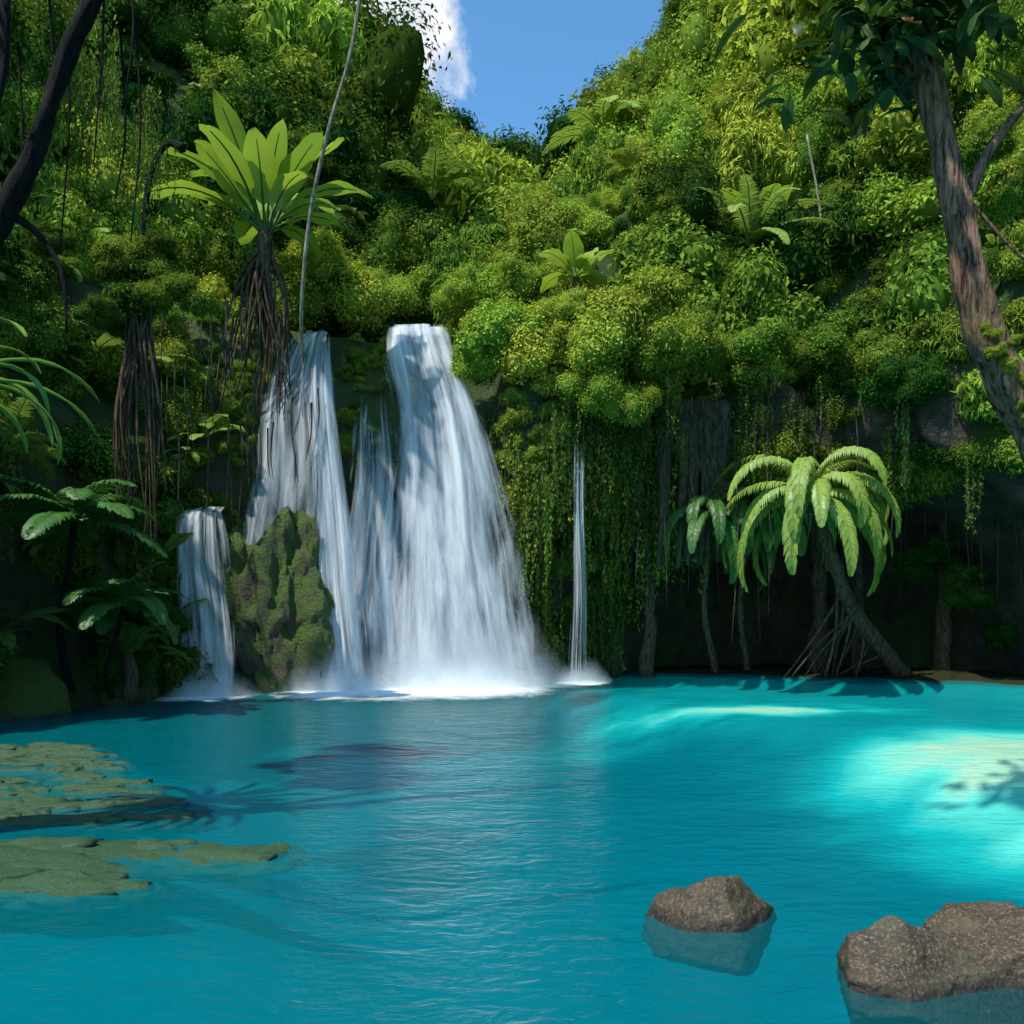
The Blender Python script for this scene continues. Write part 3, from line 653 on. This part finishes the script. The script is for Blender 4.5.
for k in range(9):
    s=np.array([random.uniform(-5.6,-3.6),9.2+random.uniform(-.3,.5),random.uniform(8.3,9.3)])
    tube(t,[s,s+np.array([.05,0,-random.uniform(.5,1.2)]),s+np.array([-.05,0,-random.uniform(1.3,2.4)])],[.018,.014,.008],8,4)
t.obj('trunk',[M_barkd],parent=E)
ln=[];lv=[]
for k in range(7):
    ln.append(inst((random.uniform(-7.5,-6.0),random.uniform(9.3,12.5),random.uniform(9.2,11.2)),random.uniform(.5,.9),random.uniform(.15,.5),random.randrange(5),.4))
for k in range(20):
    lv.append(inst((random.uniform(-7,-4.6),random.uniform(9.3,13),random.uniform(8.6,10.2)),random.uniform(.6,1.0),random.uniform(.2,.6),random.choice([0,1,2]),.1,random.uniform(.8,2.2)))
o=instances('canopy_leaves',ln,C_shrub); o.parent=E
o=instances('canopy_vines',lv,C_vine); o.parent=E
E=empty('rainforest_tree'); t=MB()
tube(t,[(10.6,12,-.4),(8.9,12,2.0),(7.5,12,4.2),(6.75,12,5.35),(6.3,12,6.25),(6.05,12,7.2),(5.85,12,8.3),(5.65,12,9.2),(5.4,12,10.2),(5.2,12.1,11.6)],[.42,.34,.29,.26,.23,.2,.18,.17,.15,.1],80,24,0,.35,.09)
tube(t,[(6.0,12,7.9),(6.35,12,8.6),(6.8,12,9.2),(7.6,12.1,10.2)],[.10,.07,.05,.04],16,8,0,.3)
tube(t,[(5.9,12,8.2),(6.6,11.8,7.2),(7.2,11.7,6.6)],[.03,.02,.015],12,6,0,.3)
for k in range(7):
    a=random.uniform(0,6.28); tube(t,[(5.4,12,9.6+k*.15),(5.4+.6*math.cos(a),12+.6*math.sin(a),10.1+k*.1),(5.4+1.2*math.cos(a),12+1.2*math.sin(a),10.2+k*.1)],[.05,.035,.02],8,6,0,.3)
t.obj('trunk',[M_bark],parent=E)
mb=MB()
for k in range(230):
    c=np.array([5.25+random.gauss(0,.55),12+random.gauss(0,.5),10.2+random.gauss(0,.3)])
    blade(mb,c,random.uniform(0,6.28),random.uniform(.45,.8),random.uniform(.12,.2),random.uniform(-.3,.5),random.uniform(1.0,1.8),0,.3,8,.15)
mb.obj('drooping_leaves',[leaf_mat('tree_leaf',(.01,.04,.006),(.11,.19,.02),tint=.35,transl=.35,gloss=.03,var=.7),M_frond2],True,parent=E)
iv=[]
for k in range(60):
    u=random.random(); p=np.array([6.4+u*1.2,11.85,6.0-u*1.8])+np.array([random.uniform(-.22,.2),random.uniform(-.2,.1),random.uniform(-.2,.2)])
    iv.append(inst(p,random.uniform(.08,.18),random.uniform(.3,.9),random.randrange(4)))
for k in range(10):
    iv.append(inst((random.uniform(7.0,8.5),random.uniform(12,14),random.uniform(8.2,10.8)),random.uniform(.3,.6),random.uniform(.2,.7),random.choice([1,3,5]),.4))
instances('ivy',iv,C_shrub).parent=E
def liana(pts,r,mat,name='liana'):
    t=MB(); tube(t,pts,r,40,6,0,.2); return t.obj(name,[mat])
liana([(-6.0,26,9.5),(-5.85,25,10.8),(-5.5,24.5,13.2),(-4.9,24,15.3),(-4.3,24,17.4),(-3.9,24,20)],[.05,.06,.05,.06],M_pale)
liana([(-9.9,24,8.6),(-9.7,23.5,11.2),(-9.4,23.3,13.6),(-8.9,23.2,14.5),(-8.4,23,14.3)],[.1,.09,.08,.12],M_barkd)
E=empty('aerial_roots'); t=MB()
for k in range(34):
    x=-9.1+random.uniform(-.65,.5); tube(t,[(-9.2+random.uniform(-.35,.35),22.3+random.uniform(-.2,.2),10.1),(x,22.1+random.uniform(-.2,.3),7.3),(x+random.uniform(-.2,.2),22.4,random.uniform(3.5,6.5))],[.04,.03,.012],12,5,0,.3)
t.obj('root_strands',[M_root],parent=E)
E=empty('hanging_roots'); t=MB()
for k in range(45):
    x=random.uniform(-10,-6.2); y=float(np.interp(x,[-10,-6],[25,29.2])); z=random.uniform(7.5,12)
    tube(t,[(x,y,z),(x+random.uniform(-.1,.1),y-.1,z-1),(x+random.uniform(-.2,.2),y,z-random.uniform(1.5,4))],[.03,.02,.01],8,4)
for k in range(170):
    x=random.uniform(4.5,19); y=32+random.uniform(-1.0,3.5)-max(0,x-13)*.3; z=random.uniform(8.5,10.2); ln=random.uniform(1.5,6.5)*(1 if random.random()<.7 else 1.25)
    ln=min(ln,z-.3)
    tube(t,[(x,y,z),(x+random.uniform(-.15,.15),y,z-ln*.5),(x+random.uniform(-.2,.2),y,z-ln)],[.035,.022,.01],8,4)
for k in range(9):
    x=random.uniform(4.2,9); tube(t,[(x,32.3,10),(x+.1,32.4,7.5),(x-.1,32.6,random.uniform(3.0,6.0))],[.3,.22,.08],14,8,0,.6)
t.obj('root_strands',[M_rootp],parent=E)
for (x,y,r) in [(5.2,34.8,.2),(11.9,35.2,.28),(13.2,34.6,.16),(16.3,34.2,.24)]:
    t=MB(); tube(t,[(x,y,-.1),(x+.15,y,3),(x-.1,y-.4,6.5),(x+.1,y-1.2,10)],[r*1.5,r,r*.9,r*.8],24,10,0,.5); t.obj('tree_trunk',[M_root])
for (x,y,z,hh,ly) in [(12.6,36,15,6.5,-.8),(9.0,40,20,4.5,-.9),(18.5,34,14,7,.2)]:
    t=MB(); tube(t,[(x,y,z),(x+ly*.3,y,z+hh*.5),(x+ly,y,z+hh)],[.07,.055,.04],14,6,0,.2); t.obj('slender_trunk',[M_pale])
# ---------------------------------------------------------------- light, sky, camera
EL=R(60); AZ=R(228)
sd=Vector((math.sin(AZ)*math.cos(EL),math.cos(AZ)*math.cos(EL),math.sin(EL)))
l=bpy.data.lights.new('sun','SUN'); l.energy=5; l.angle=R(1.0); l.color=(1,.95,.84)
lo=bpy.data.objects.new('sun',l); S.collection.objects.link(lo); lo.rotation_euler=sd.to_track_quat('Z','Y').to_euler()
W=bpy.data.worlds.new('World'); S.world=W; W.use_nodes=True; nt=W.node_tree; nt.nodes.clear()
out=N(nt,'ShaderNodeOutputWorld'); bg=N(nt,'ShaderNodeBackground'); bg.inputs[1].default_value=.15
sk=N(nt,'ShaderNodeTexSky',sky_type='NISHITA'); sk.sun_disc=False; sk.sun_elevation=EL; sk.sun_rotation=AZ; sk.air_density=1.0; sk.dust_density=.6; sk.ozone_density=1
tc=N(nt,'ShaderNodeTexCoord'); v=tc.outputs['Generated']
cn=noise_(nt,v,9,8,.6,.3)
dist=N(nt,'ShaderNodeVectorMath',operation='DISTANCE'); L(nt,v,dist.inputs[0]); dist.inputs[1].default_value=Vector((-.21,1,.67)).normalized()
f=math_(nt,'SUBTRACT',math_(nt,'ADD',math_(nt,'MULTIPLY',cn,.2),.03),dist.outputs['Value'])
cl=ramp(nt,f,[(.0,0),(.035,1)])
c=mixc(nt,1.0,sk.outputs[0],(.8,1.35,1.6),'MULTIPLY')
c=mixc(nt,cl,c,mixc(nt,ramp(nt,cn,[(.4,0),(.65,1)]),(4.6,5.0,5.6),(8,8,8))); L(nt,c,bg.inputs[0]); L(nt,bg.outputs[0],out.inputs[0])
cam=bpy.data.cameras.new('camera'); co=bpy.data.objects.new('camera',cam); S.collection.objects.link(co)
co.location=(0,0,2.5); co.rotation_euler=(R(90),0,0); cam.sensor_width=36; cam.lens=31.64; cam.shift_y=.0957; cam.clip_end=1000; cam.clip_start=.05
S.camera=co
S.view_settings.view_transform='Standard'; S.view_settings.look='None'; S.view_settings.exposure=0
print('counts',len(crowns),len(shr),len(vin),len(fer))
